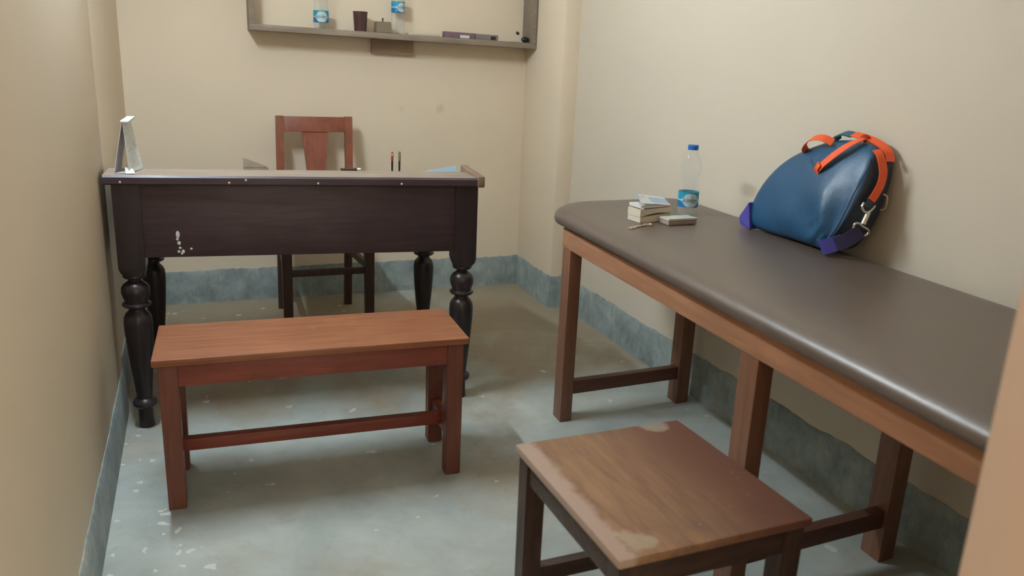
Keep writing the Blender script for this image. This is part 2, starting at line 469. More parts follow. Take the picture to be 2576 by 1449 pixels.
def mattress():
    bm = bmesh.new()
    w = 0.590; y0, y1 = 0.51, 2.485
    def outline(ins):
        pts = []
        rad = {'bl': 0.05, 'br': 0.05, 'tr': 0.10, 'tl': 0.20}
        x0_, x1_, ya, yb = ins, w - ins, y0 + ins, y1 - ins
        for (cx, cy, key, a0) in ((x1_, ya, 'br', -90), (x1_, yb, 'tr', 0), (x0_, yb, 'tl', 90), (x0_, ya, 'bl', 180)):
            r = max(rad[key] - ins, 0.008)
            ccx = cx - r if cx > w / 2 else cx + r
            ccy = cy - r if cy > 1.5 else cy + r
            for k in range(15):
                a = math.radians(a0 + 90 * k / 14)
                pts.append((ccx + r * math.cos(a), ccy + r * math.sin(a)))
        return pts
    prof = [(0.03, 0.656), (0.012, 0.656), (0.003, 0.661), (0.0, 0.670), (0.003, 0.682), (0.011, 0.692), (0.024, 0.699), (0.045, 0.703), (0.10, 0.706), (0.18, 0.707)]
    rings = []
    for ins, z in prof:
        ring = []
        for x, y in outline(ins):
            X = 1.053 + 0.045 * (y - 2.23) + x
            ring.append(bm.verts.new(Vector((min(X, XR - 0.004), y + 0.06 * x * (y / 2.4), z)) - Vector((1.35, 1.5, 0))))
        rings.append(ring)
    n = len(rings[0])
    for A, B in zip(rings, rings[1:]):
        for i in range(n): bm.faces.new((A[i], A[(i + 1) % n], B[(i + 1) % n], B[i]))
    bm.faces.new(rings[0][::-1]); bm.faces.new(rings[-1])
    return finish('padded_top', bm, M['rexine'], couch, 50)
mattress()
ZM = 0.7075

# ------------------------------------------------------------------ bench
def bench_like(root, w, d, h, top_t, ov, leg, ap_h, mt_top, mt, mt_leg, zst, H_type=True):
    bm = bmesh.new(); box(bm, 0, w, 0, d, h - top_t, h, bev=0.004); finish('seat', bm, mt_top, root)
    i = ov
    for x in (i, w - i - leg):
        for y in (i, d - i - leg):
            bm = bmesh.new()
            cx, cy = x + leg / 2, y + leg / 2
            b = [Vector((cx + sx * leg * 0.47, cy + sy * leg * 0.47, 0)) for sx, sy in ((-1, -1), (1, -1), (1, 1), (-1, 1))]
            t = [Vector((cx + sx * leg * 0.5, cy + sy * leg * 0.5, h - top_t)) for sx, sy in ((-1, -1), (1, -1), (1, 1), (-1, 1))]
            hexa(bm, b, t)
            bmesh.ops.bevel(bm, geom=bm.edges, offset=0.002, segments=2, affect='EDGES')
            finish('leg', bm, mt_leg, root)
    a = 0.004
    for y in (i + a, d - i - a - 0.02):
        boxo('apron', (i + leg, w - i - leg, y, y + 0.02, h - top_t - ap_h, h - top_t), mt, root, 0.0015)
    for x in (i + a, w - i - a - 0.02):
        boxo('side_apron', (x, x + 0.02, i + leg, d - i - leg, h - top_t - ap_h, h - top_t), mt, root, 0.0015)
    return i

BT = -0.033
bench = thing('bench', 'low reddish brown wooden bench in front of the dark desk', 'bench', (-0.1349, 2.0074, 0), BT)
bench_like(bench, 0.803, 0.2826, 0.4165, 0.018, 0.012, 0.046, 0.060, M['benchtop'], M['bench'], M['benchleg'], 0.12)
for x in (0.020, 0.803 - 0.012 - 0.046 + 0.010):
    boxo('side_stretcher', (x, x + 0.026, 0.058, 0.2246, 0.100, 0.145), M['bench'], bench, 0.0015)
boxo('long_stretcher', (0.046, 0.803 - 0.048, 0.125, 0.152, 0.108, 0.142), M['bench'], bench, 0.0015)

# ------------------------------------------------------------------ stool
stool = thing('stool', 'square wooden stool with worn whitish edge in the near foreground', 'stool', (0.5434, 0.8953, 0), 0.0279)
bench_like(stool, 0.3657, 0.3954, 0.4506, 0.016, 0.007, 0.040, 0.048, None, M['stool'], M['stoolleg'], 0.18)
def stooltop_mat():
    mt, nt, b = newmat('worn_stool_top')
    v = coords(nt)
    f = noise(nt, coords(nt, (14, 1.5, 14)), 5, 6, 0.6, 0.5)
    c = ramp(nt, f, [(0.3, (0.175, 0.085, 0.045)), (0.7, (0.29, 0.165, 0.085))])
    sep = N(nt, 'ShaderNodeSeparateXYZ'); nt.links.new(v, sep.inputs[0])
    # darker, redder boards towards the right edge, old stains
    mr = N(nt, 'ShaderNodeMapRange'); mr.inputs['From Min'].default_value = 0.12; mr.inputs['From Max'].default_value = 0.30
    nt.links.new(sep.outputs['X'], mr.inputs['Value'])
    c = mix(nt, mr.outputs[0], c, (0.15, 0.065, 0.042))
    # pale scraped band along the left edge
    nz = noise(nt, v, 28, 6, 0.75)
    ad = N(nt, 'ShaderNodeMath', operation='MULTIPLY_ADD'); nt.links.new(nz, ad.inputs[0]); ad.inputs[1].default_value = 0.05
    nt.links.new(sep.outputs['X'], ad.inputs[2])
    c = mix(nt, ramp(nt, ad.outputs[0], [(0.050, 0.85), (0.066, 0.0)]), c, (0.38, 0.28, 0.23))
    # dried plaster patch near the front left corner, along the front edge
    vd = N(nt, 'ShaderNodeVectorMath', operation='DISTANCE'); nt.links.new(v, vd.inputs[0]); vd.inputs[1].default_value = (0.055, 0.035, 0.45)
    a2 = N(nt, 'ShaderNodeMath', operation='MULTIPLY_ADD'); nt.links.new(nz, a2.inputs[0]); a2.inputs[1].default_value = 0.09
    nt.links.new(vd.outputs['Value'], a2.inputs[2])
    c = mix(nt, ramp(nt, a2.outputs[0], [(0.066, 0.65), (0.078, 0.0)]), c, (0.36, 0.295, 0.22))
    vd2 = N(nt, 'ShaderNodeVectorMath', operation='DISTANCE'); nt.links.new(v, vd2.inputs[0]); vd2.inputs[1].default_value = (0.30, 0.385, 0.45)
    a3 = N(nt, 'ShaderNodeMath', operation='MULTIPLY_ADD'); nt.links.new(nz, a3.inputs[0]); a3.inputs[1].default_value = 0.09
    nt.links.new(vd2.outputs['Value'], a3.inputs[2])
    c = mix(nt, ramp(nt, a3.outputs[0], [(0.066, 0.7), (0.076, 0.0)]), c, (0.33, 0.29, 0.23))
    st = noise(nt, v, 5.5, 4, 0.6)
    c = mix(nt, ramp(nt, st, [(0.55, 0.0), (0.75, 0.6)]), c, (0.09, 0.055, 0.045))
    fl = noise(nt, v, 90, 2, 0.5)
    c = mix(nt, ramp(nt, fl, [(0.74, 0.0), (0.78, 0.5)]), c, (0.5, 0.42, 0.35))
    nt.links.new(c, b.inputs['Base Color']); b.inputs['Roughness'].default_value = 0.48
    bump(nt, b, f, 0.1, 0.002)
    return mt
for ch in stool.children:
    if ch.name.startswith('seat'): ch.data.materials.clear(); ch.data.materials.append(stooltop_mat())
for y in (0.014, 0.3954 - 0.036):
    boxo('stretcher', (0.045, 0.3657 - 0.045, y, y + 0.022, 0.158, 0.192), M['stool'], stool, 0.0015)
for x in (0.014, 0.3657 - 0.036):
    boxo('side_stretcher', (x, x + 0.022, 0.045, 0.3954 - 0.045, 0.085, 0.120), M['stool'], stool, 0.0015)

# ------------------------------------------------------------------ desk
TAU = -0.0138
def DT(p):
    return Vector((p.x, p.y, p.z + TAU * p.x * min(1, max(0, p.z / 0.35))))
desk = thing('desk', 'dark brown desk with turned front legs against the left wall', 'desk', (-0.2538, 2.5235, 0), -0.0363)
DW, DD, DH = 1.1275, 0.68, 0.7949
TT = 0.028; LEDGE = 0.150; SL = math.tan(math.radians(11.5))
def slope(y): return DH - max(0, y - LEDGE) * SL
# writing top: level ledge along the visitor's side, then slopes away
bm = bmesh.new()
prof = [(0.004, DH - TT), (0.0, DH - TT + 0.004), (0.0, DH - 0.006), (0.006, DH), (LEDGE, DH), (DD, slope(DD)), (DD, slope(DD) - 0.02), (LEDGE, DH - TT)]
hexa(bm, [DT(Vector((0.0, y, z))) for y, z in prof], [DT(Vector((DW - 0.024, y, z))) for y, z in prof])
for f_ in bm.faces:
    if f_.calc_center_median().z > DH - 0.03 and abs(f_.normal.z) > 0.6: f_.material_index = 1
bm.normal_update()
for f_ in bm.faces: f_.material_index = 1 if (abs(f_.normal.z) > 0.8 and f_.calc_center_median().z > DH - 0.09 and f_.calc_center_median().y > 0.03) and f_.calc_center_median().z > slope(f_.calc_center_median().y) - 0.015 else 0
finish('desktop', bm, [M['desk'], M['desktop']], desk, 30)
bm = bmesh.new(); box(bm, DW - 0.024, DW, -0.004, LEDGE + 0.065, DH - TT - 0.002, DH + 0.006, bev=0.004)
def rimf(p):
    q = DT(p); return q + Vector((0, 0, 0.010 * min(1, max(0, (p.y - 0.02) / 0.1)) if p.z > DH - 0.01 else 0))
for v in bm.verts: v.co = rimf(v.co)
finish('side_rim', bm, M['worn'], desk)
AP = 0.5492
boxo('front_apron', (0.05, DW - 0.065, 0.018, 0.038, AP, DH - TT), M['desk'], desk, 0.002, DT)
boxo('back_apron', (0.05, DW - 0.065, DD - 0.075, DD - 0.055, 0.60, slope(DD) - 0.03), M['desk'], desk, 0.002, DT)
for x in (0.024, DW - 0.066):
    bm = bmesh.new()
    pr = [(0.05, AP), (0.05, DH - TT), (LEDGE, DH - TT), (DD - 0.05, slope(DD - 0.05) - 0.025), (DD - 0.05, AP)]
    hexa(bm, [DT(Vector((x, y, z))) for y, z in pr], [DT(Vector((x + 0.02, y, z))) for y, z in pr])
    finish('side_apron', bm, M['desk'], desk, 30)
def turned(x, y, ztop, front=True):
    bm = bmesh.new()
    hs = 0.037
    prof = [(0.0225, 0.0), (0.0235, 0.004), (0.0215, 0.03), (0.021, 0.062), (0.027, 0.066), (0.035, 0.075), (0.036, 0.084), (0.031, 0.092), (0.023, 0.097),
            (0.0225, 0.104), (0.026, 0.14), (0.032, 0.20), (0.037, 0.26), (0.040, 0.31), (0.041, 0.342), (0.039, 0.360), (0.033, 0.372), (0.025, 0.380), (0.0225, 0.386),
            (0.0235, 0.390), (0.036, 0.394), (0.041, 0.399), (0.040, 0.404), (0.033, 0.408), (0.033, 0.414), (0.037, 0.424), (0.0405, 0.438), (0.0395, 0.452), (0.034, 0.462), (0.024, 0.470), (0.018, 0.475),
            (0.018, 0.479), (0.029, 0.483), (0.033, 0.488), (0.032, 0.492)]
    sq = [0] * len(prof)
    prof += [(0.0325, 0.494), (0.036, 0.505), (hs, 0.520), (hs, ztop)]; sq += [0.15, 0.7, 1, 1]
    lathe(bm, prof, x, y, 32, sq, DT)
    finish('leg', bm, M['deskleg'], desk, 28)
for x in (0.056, DW - 0.056):
    turned(x, 0.0467, DH - TT); turned(x, 0.625, slope(0.625) - 0.03, False)
for x in (0.045, 0.338, 0.385, 0.595, 0.853):
    z = DH - TT + (0.008 if x not in (0.385,) else 0.016)
    bm = bmesh.new(); bmesh.ops.create_uvsphere(bm, u_segments=10, v_segments=6, radius=0.0038)
    for v in bm.verts: v.co = DT(Vector((v.co.x + x, v.co.y * 0.5 - 0.0003, v.co.z + z)))
    finish('nail_head', bm, M['brass'], desk)
bm = bmesh.new()   # dried white paint drips on the apron
for (x, z, rx, rz) in ((0.186, 0.618, 0.0055, 0.011), (0.184, 0.604, 0.004, 0.004), (0.188, 0.592, 0.005, 0.006), (0.190, 0.577, 0.004, 0.004), (0.186, 0.566, 0.004, 0.004), (0.198, 0.566, 0.0045, 0.006), (0.221, 0.574, 0.0035, 0.0035), (0.194, 0.560, 0.003, 0.004)):
    b2 = bmesh.new(); bmesh.ops.create_uvsphere(b2, u_segments=12, v_segments=8, radius=1)
    for v in b2.verts: v.co = DT(Vector((x + v.co.x * rx, 0.018 + v.co.y * 0.0008, z + v.co.z * rz)))
    me = bpy.data.meshes.new('t'); b2.to_mesh(me); b2.free(); bm.from_mesh(me); bpy.data.meshes.remove(me)
d_ = finish('paint_drip', bm, M['paper'], desk); d_['label'] = 'white dried paint drips'

# ------------------------------------------------------------------ chair behind the desk
chair = thing('wooden_chair', 'reddish wooden chair with splat back behind the desk', 'chair', (0.49, 3.5, 0))
def CH(p):  # widen towards the front
    return p
def bar(name, a, b, wx, wy, mat, parent, wx2=None):
    a = Vector(a); b = Vector(b); bm = bmesh.new(); w2 = wx2 or wx
    hexa(bm, [a + Vector((sx * wx / 2, sy * wy / 2, 0)) for sx, sy in ((-1, -1), (1, -1), (1, 1), (-1, 1))],
         [b + Vector((sx * w2 / 2, sy * wy / 2, 0)) for sx, sy in ((-1, -1), (1, -1), (1, 1), (-1, 1))])
    bmesh.ops.bevel(bm, geom=bm.edges, offset=0.002, segments=2, affect='EDGES')
    return finish(name, bm, mat, parent)
for s, xb, xf, xt in ((-1, 0.330, 0.319, 0.3535), (1, 0.634, 0.660, 0.6600)):
    bm = bmesh.new()
    secs = [(xb, 3.725, 0), (xb, 3.70, 0.25), (xb + (xt - xb) * .3, 3.69, 0.43), (xt, 3.805, 0.874)]
    wd = 0.033
    rings = [[bm.verts.new(Vector((x + sx * wd / 2 - .49, y + sy * 0.015 - 3.5, z))) for sx, sy in ((-1, -1), (1, -1), (1, 1), (-1, 1))] for x, y, z in secs]
    fs = []
    for A, B in zip(rings, rings[1:]):
        for i in range(4): bm.faces.new((A[i], A[(i + 1) % 4], B[(i + 1) % 4], B[i]))
    bm.faces.new(rings[0][::-1]); bm.faces.new(rings[-1])
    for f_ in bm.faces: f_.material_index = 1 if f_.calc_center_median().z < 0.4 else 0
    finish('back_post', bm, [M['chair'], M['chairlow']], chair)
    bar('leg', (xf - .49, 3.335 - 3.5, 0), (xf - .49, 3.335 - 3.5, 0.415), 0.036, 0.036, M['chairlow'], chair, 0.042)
    bm = bmesh.new()
    hexa(bm, [Vector((xf - 0.008 - .49, -0.147, z)) for z in (0.262, 0.292)] + [Vector((xf + 0.010 - .49, -0.147, z)) for z in (0.292, 0.262)],
         [Vector((xb - 0.008 - .49, 0.187, z)) for z in (0.262, 0.292)] + [Vector((xb + 0.010 - .49, 0.187, z)) for z in (0.292, 0.262)])
    finish('side_stretcher', bm, M['chairlow'], chair)
boxo('front_stretcher', (0.338 - .49, 0.641 - .49, -0.176, -0.156, 0.252, 0.279), M['chairlow'], chair)
bm = bmesh.new()
hexa(bm, [Vector((x, y, 0.415)) for x, y in ((-0.20, -0.195), (0.20, -0.195), (0.165, 0.20), (-0.165, 0.20))],
     [Vector((x, y, 0.438)) for x, y in ((-0.20, -0.195), (0.20, -0.195), (0.165, 0.20), (-0.165, 0.20))])
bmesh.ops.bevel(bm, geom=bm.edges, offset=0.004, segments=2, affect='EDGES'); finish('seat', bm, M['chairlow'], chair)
boxo('seat_rail', (-0.150, 0.152, -0.180, -0.160, 0.360, 0.415), M['chairlow'], chair)
def lean(p):  # plane of the back
    return Vector((p.x, p.y + 3.69 + (p.z - 0.43) * 0.259 - 3.5, p.z))
boxo('top_rail', (0.368 - .49, 0.645 - .49, -0.012, 0.010, 0.806, 0.872), M['chair'], chair, 0.003, lean)
bm = bmesh.new()
bt = [lean(Vector((x - .49, y, z))) for x, y, z in ((0.472, -0.007, 0.455), (0.527, -0.007, 0.455), (0.527, 0.007, 0.455), (0.472, 0.007, 0.455))]
tp = [lean(Vector((x - .49, y, z))) for x, y, z in ((0.448, -0.007, 0.808), (0.562, -0.007, 0.808), (0.562, 0.007, 0.808), (0.448, 0.007, 0.808))]
hexa(bm, bt, tp); finish('splat', bm, M['chair'], chair)
boxo('lower_rail', (0.345 - .49, 0.645 - .49, -0.010, 0.010, 0.438, 0.470), M['chair'], chair, 0.002, lean)

# ------------------------------------------------------------------ wall shelf
SY0, SY1 = 3.765, YB - 0.001
ST = -0.0155
def SH(p): return Vector((p.x - 0.9, p.y - YB, p.z + ST * 0))
shelf = thing('wall_shelf', 'grey brown box shelf mounted on the back wall above the desk', 'shelf', (0.9, YB, 1.25))
def shf(p):
    return Vector((p.x - 0.9, p.y - YB, p.z - 1.25 + ST * (p.x - 0.9)))
def shz(x): return 1.25 + 0.0 + ST * (x - 0.9)
# bottom board top surface at z = 1.250 (before its slight tilt)
boxo('bottom_board', (0.240, 1.564, SY0, SY1, 1.224, 1.250), M['shelf'], shelf, 0.002, shf)
boxo('side_board', (0.240, 0.262, SY0, SY1, 1.250, 1.66), M['shelf'], shelf, 0.002, shf)
boxo('side_board', (1.543, 1.564, SY0, SY1, 1.250, 1.66), M['shelf'], shelf, 0.002, shf)
boxo('top_board', (0.240, 1.564, SY0, SY1, 1.66, 1.682), M['shelf'], shelf, 0.002, shf)
boxo('mounting_block', (0.785, 0.985, YB - 0.022, SY1, 1.158, 1.224), M['block'], shelf, 0.002, shf)

# ------------------------------------------------------------------ water bottles
def bottle(name, label, loc, H=0.222, R=0.033, lz=(0.030, 0.078), rz=0.0, text=True, group=None, turn=0.0):
    t = thing(name, label, 'bottle', loc, rz, group)
    k = H / 0.222
    prof = [(0.012, 0.004), (0.024, 0.0), (0.029, 0.002), (0.0315, 0.008), (0.0325, 0.018), (0.0330, 0.028), (0.0325, 0.032)]
    prof += [(0.0325, lz[1] - 0.002), (0.033, lz[1] + 0.004)]
    z = lz[1] + 0.010
    zsh = H - 0.082
    n = 0
    while z < zsh:
        waist = -0.0035 * math.sin(math.pi * (z - lz[1]) / (zsh - lz[1] + 0.001))
        prof.append((0.0325 + waist + (-0.0009 if n % 2 else 0.0004), z)); z += 0.0055; n += 1
    prof += [(0.0335, zsh + 0.008), (0.0338, zsh + 0.016), (0.0318, zsh + 0.027), (0.0275, zsh + 0.040), (0.0215, zsh + 0.053), (0.0165, zsh + 0.062), (0.0145, zsh + 0.066), (0.0145, H - 0.004)]
    prof = [(r * R / 0.033, zz) for r, zz in prof]
    bm = bmesh.new(); lathe(bm, prof, 0, 0, 40); finish('body', bm, M['clear'], t, 60)
    bm = bmesh.new(); lathe(bm, [(0.0158, H - 0.015), (0.0162, H - 0.013), (0.0162, H - 0.001), (0.0150, H)], 0, 0, 32); finish('cap', bm, M['cap'], t)
    # wrap label with wave shapes printed on it
    lr = R * 0.985 + 0.0007; z0, z1 = lz; hh = z1 - z0
    bm = bmesh.new(); seg, rows = 120, 40
    rings = [[bm.verts.new((lr * math.cos(2 * math.pi * i / seg), lr * math.sin(2 * math.pi * i / seg), z0 + hh * j / rows)) for i in range(seg)] for j in range(rows + 1)]
    for j in range(rows):
        for i in range(seg):
            f_ = bm.faces.new((rings[j][i], rings[j][(i + 1) % seg], rings[j + 1][(i + 1) % seg], rings[j + 1][i]))
            a = (2 * math.pi * (i + .5) / seg - turn + math.pi) % (2 * math.pi) - math.pi  # 0 = front
            s = a * lr / hh  # signed arc in label heights
            v = (j + .5) / rows
            wv = 0.50 + 0.10 * math.sin(s * 1.6)
            half = 0.04 + 0.40 * math.exp(-((s - 0.15) / 0.50) ** 4)
            if abs(v - 0.46) < half: mi = 2
            elif v > wv: mi = 0
            else: mi = 1
            f_.material_index = mi
    lab = finish('label_wrap', bm, [M['ltop'], M['lbot'], M['lpale']], t)
    if text:
        cu = bpy.data.curves.new('lettering', 'FONT'); cu.body = 'kinley'; cu.size = hh * 0.46; cu.shear = 0.25
        cu.align_x = 'CENTER'; cu.align_y = 'CENTER'; cu.extrude = 0.0
        tmp = bpy.data.objects.new('tmp', cu); COL.objects.link(tmp)
        dg = bpy.context.evaluated_depsgraph_get(); dg.update()
        me = bpy.data.meshes.new_from_object(tmp.evaluated_get(dg))
        bpy.data.objects.remove(tmp)
        bm = bmesh.new(); bm.from_mesh(me); bpy.data.meshes.remove(me)
        r2 = lr + 0.0004
        for v in bm.verts:
            a = turn + (v.co.x + hh * 0.10) / lr
            zz = z0 + hh * 0.47 + v.co.y
            v.co = Vector((r2 * math.cos(a), r2 * math.sin(a), zz))
        finish('lettering', bm, M['ink'], lab, 35, False)
    return t

aim = math.atan2(-1, -0.6)
bottle('water_bottle', 'clear plastic water bottle with blue cap and label standing on the couch', (1.440, 2.155, ZM), 0.218, 0.032, (0.026, 0.074), turn=aim)
bottle('water_bottle', 'clear water bottle with low blue label at left on the wall shelf', (0.549, 3.82, shz(0.549) + 0.0005), 0.222, 0.033, (0.026, 0.076), turn=-1.85, text=True)
bottle('water_bottle', 'clear water bottle with high blue label in the middle of the wall shelf', (0.902, 3.845, shz(0.902) + 0.0005), 0.275, 0.031, (0.095, 0.142), turn=-1.3, text=True)

# ------------------------------------------------------------------ things on the shelf
t = thing('tumbler', 'dark reddish brown tumbler on the wall shelf right of the first bottle', 'cup', (0.722, 3.815, shz(0.722) + 0.0005))
bm = bmesh.new()
lathe(bm, [(0.026, 0), (0.0275, 0.004), (0.0325, 0.080), (0.0335, 0.082), (0.0335, 0.085), (0.0315, 0.085), (0.0300, 0.078), (0.025, 0.008), (0.0, 0.008)], 0, 0, 32, cap1=False)
finish('cup_body', bm, M['tumbler'], t)
t = thing('square_tin', 'small square tin with thin knob on lid between tumbler and second bottle', 'tin', (0.822, 3.805, shz(0.822) + 0.0006))
bm = bmesh.new(); hexa(bm, [Vector((x * 0.036, y * 0.03, 0)) for x, y in ((-1, -1), (1, -1), (1, 1), (-1, 1))], [Vector((x * 0.033, y * 0.028, 0.048)) for x, y in ((-1, -1), (1, -1), (1, 1), (-1, 1))])
bmesh.ops.bevel(bm, geom=bm.edges, offset=0.002, segments=2, affect='EDGES'); finish('tin_body', bm, M['tin'], t)
bm = bmesh.new(); lathe(bm, [(0.006, 0.047), (0.003, 0.051), (0.003, 0.058), (0.0045, 0.060), (0.0035, 0.064)], 0, 0, 16); finish('knob', bm, M['dark'], t)
o = boxo('paper_strip', (-0.075, 0.075, -0.03, 0.03, 0, 0.010), M['cable'], None, 0.001); o.location = (1.02, 3.85, shz(1.02) + 0.001); o.rotation_euler = (0, 0.0155, 0)
tag(o, 'flat cream strip lying on the wall shelf beside the second bottle', 'paper')
t = thing('violet_carton', 'thin violet carton lying on the wall shelf', 'box', (1.185, 3.82, shz(1.185) + 0.0014))
t.rotation_euler = (0, 0.0155, 0)
boxo('carton_body', (-0.072, 0.078, -0.02, 0.02, 0, 0.026), M['carton'], t, 0.001)
boxo('printed_patch', (0.004, 0.05, -0.0207, -0.0203, 0.001, 0.014), M['paper'], t, 0.0)
t = thing('grey_carton', 'short grey carton touching the right end of the violet one on the shelf', 'box', (1.322, 3.82, shz(1.322) + 0.0012))
t.rotation_euler = (0, 0.0155, 0)
boxo('carton_body', (-0.056, 0.058, -0.02, 0.02, 0, 0.025), M['carton2'], t, 0.001)
boxo('printed_band', (0.020, 0.045, -0.0207, -0.0203, 0.002, 0.018), M['dark'], t, 0.0)
t = thing('earphones', 'black rounded plugs on a cream cable in the right corner of the shelf', 'earphones', (1.505, 3.82, shz(1.505) + 0.001))
def ellip(bm, c, r, rot=None):
    b2 = bmesh.new(); bmesh.ops.create_uvsphere(b2, u_segments=20, v_segments=14, radius=1)
    for v in b2.verts:
        q = Vector((v.co.x * r[0], v.co.y * r[1], v.co.z * r[2]))
        if rot: q = rot @ q
        v.co = q + Vector(c)
    me = bpy.data.meshes.new('t'); b2.to_mesh(me); b2.free(); bm.from_mesh(me); bpy.data.meshes.remove(me)
bm = bmesh.new(); ellip(bm, (0.014, -0.02, 0.014), (0.021, 0.014, 0.0135)); ellip(bm, (0.014, -0.034, 0.016), (0.006, 0.004, 0.005)); finish('plug', bm, M['dark'], t)
bm = bmesh.new(); ellip(bm, (-0.022, -0.01, 0.042), (0.010, 0.008, 0.007), Matrix.Rotation(0.6, 3, 'Y')); finish('plug', bm, M['dark'], t)
bm = bmesh.new(); tube(bm, spline([(0.0, -0.02, 0.012), (-0.012, -0.018, 0.022), (-0.016, -0.013, 0.034), (-0.022, -0.01, 0.040)], 6), 0.0022); tube(bm, spline([(0.0, -0.02, 0.006), (-0.03, -0.022, 0.003), (-0.06, -0.01, 0.003), (-0.04, 0.01, 0.0025), (-0.005, 0.015, 0.0025)], 6), 0.0018)
finish('cable', bm, M['cable'], t)

# ------------------------------------------------------------------ things on the desk
def dworld(x, y, z):
    c, s = math.cos(-0.0363), math.sin(-0.0363)
    return Vector((-0.2538 + x * c - y * s, 2.5235 + x * s + y * c, z + TAU * x))
def dz(x, y): return slope(y) + TAU * x
def onslope(o, x, y, rz=0.0, lift=0.001):
    """lay a thing flat on the sloping part of the desk top"""
    p = dworld(x, y, slope(y) + lift); o.location = p
    o.rotation_euler = (-math.atan(SL) if y > LEDGE else 0, math.atan(-TAU), 0)
    o.rotation_euler = (Matrix.Rotation(-0.0363, 3, 'Z') @ Matrix.Rotation(-math.atan(SL) if y > LEDGE else 0, 3, 'X') @ Matrix.Rotation(rz, 3, 'Z')).to_euler()

cal = thing('desk_calendar', 'white tent desk calendar standing at the left end of the dark desk', 'calendar', (-0.195, 2.60, DH - 0.0005))
def sheet(bm, a, b, c, d, th=0.0012, mi=0):
    a, b, c, d = map(Vector, (a, b, c, d)); n = (b - a).cross(d - a).normalized() * th
    hexa(bm, [a, b, c, d], [a + n, b + n, c + n, d + n], mi)
y0c, y1c = -0.045, 0.062
bm = bmesh.new(); sheet(bm, (-0.030, y0c, 0.001), (-0.018, y1c, 0.001), (0.012, y1c, 0.148), (0.000, y0c, 0.142)); c_ = finish('rear_panel', bm, M['lilac'], cal, weld=False)
bm = bmesh.new(); sheet(bm, (0.010, y0c, 0.001), (0.040, y1c, 0.001), (0.016, y1c, 0.148), (0.003, y0c, 0.142)); finish('front_panel', bm, M['printed'], cal, weld=False)
bm = bmesh.new()
box(bm, -0.003, 0.019, y0c, y1c, 0.143, 0.149, bev=0.002, f=lambda p: p + Vector(((p.y - y0c) * 0.11, 0, (p.y - y0c) * 0.05)))
finish('binding', bm, M['paper'], cal)
bm = bmesh.new(); sheet(bm, (-0.028, y0c, 0.0008), (0.014, y0c, 0.0008), (0.036, y1c, 0.0008), (-0.018, y1c, 0.0008)); finish('base', bm, M['paper'], cal, weld=False)
bm = bmesh.new(); sheet(bm, (0.002, y0c - 0.012, 0.001), (0.026, y0c - 0.010, 0.001), (0.020, y0c + 0.02, 0.010), (-0.002, y0c + 0.015, 0.016), 0.001); finish('curled_leaf', bm, M['paper'], cal, weld=False)

t = thing('notebook', 'brown notebook with a lifted corner lying on the desk left of the chair', 'notebook', (0, 0, 0)); onslope(t, 0.42, 0.30)
boxo('pages', (-0.035, 0.042, -0.06, 0.06, 0, 0.012), M['register'], t, 0.001)
bm = bmesh.new()
hexa(bm, [Vector((-0.035, -0.06, 0.0125)), Vector((0.036, -0.06, 0.0125)), Vector((0.036, 0.06, 0.0125)), Vector((-0.035, 0.06, 0.0125))],
     [Vector((-0.036, -0.055, 0.044)), Vector((0.036, -0.06, 0.0165)), Vector((0.036, 0.06, 0.0165)), Vector((-0.035, 0.06, 0.022))])
finish('lifted_leaves', bm, M['register'], t, 30)
t = thing('marker_pen', 'dark marker pen with white end lying on the desk before the chair', 'pen', (0, 0, 0)); onslope(t, 0.72, 0.172, 0.0, 0.001)
def cyl_x(bm, x0, x1, r, z, n=16, y=0.0):
    ra = [bm.verts.new((x0, y + r * math.cos(2 * math.pi * k / n), z + r * math.sin(2 * math.pi * k / n))) for k in range(n)]
    rb = [bm.verts.new((x1, y + r * math.cos(2 * math.pi * k / n), z + r * math.sin(2 * math.pi * k / n))) for k in range(n)]
    for k in range(n): bm.faces.new((ra[k], ra[(k + 1) % n], rb[(k + 1) % n], rb[k]))
    bm.faces.new(ra[::-1]); bm.faces.new(rb)
bm = bmesh.new(); cyl_x(bm, -0.035, 0.018, 0.0048, 0.005); finish('barrel', bm, M['stool'], t)
bm = bmesh.new(); cyl_x(bm, 0.018, 0.030, 0.0044, 0.005); finish('tip_cap', bm, M['paper'], t)

st_ = thing('pen_stand', 'small dark pen stand holding two upright pens on the desk', 'pen holder', (0, 0, 0)); onslope(st_, 0.905, 0.37)
st_.rotation_euler = (0, 0, -0.0363); st_.location.z -= 0.003
boxo('stand_base', (-0.035, 0.035, -0.022, 0.022, 0.0, 0.012), M['dark'], st_, 0.002)
zs = st_.location.z + 0.0125
for dx, mt1, lab in ((-0.0125, M['red'], 'left pen with red and white tip upright in the desk stand'), (0.0140, M['olive'], 'right pen with olive cap upright in the desk stand')):
    p = thing('pen', lab, 'pen', (st_.location.x + dx, st_.location.y, zs), 0, 'pens in the stand')
    tp = 0.822 + (0.002 if dx > 0 else 0) - zs
    bm = bmesh.new(); lathe(bm, [(0.0022, 0), (0.0036, 0.012), (0.0040, tp * 0.55)], 0, 0, 14); finish('barrel', bm, M['dark'], p)
    bm = bmesh.new(); lathe(bm, [(0.0042, tp * 0.55), (0.0048, tp * 0.65), (0.0044, tp - 0.006), (0.0025, tp)], 0, 0, 14); finish('cap', bm, mt1, p)
    if dx < 0:
        bm = bmesh.new(); ellip(bm, (-0.001, -0.0042, tp - 0.010), (0.0022, 0.0012, 0.004)); finish('clip', bm, M['paper'], p)
bm = bmesh.new()
hexa(bm, [Vector(p) for p in ((-0.052, -0.02, 0.0), (0.045, -0.02, 0.0), (0.045, 0.10, 0.0), (-0.050, 0.10, 0.0))],
     [Vector(p) for p in ((-0.052, -0.02, 0.006), (0.045, -0.02, 0.022), (0.045, 0.10, 0.020), (-0.050, 0.10, 0.003))])
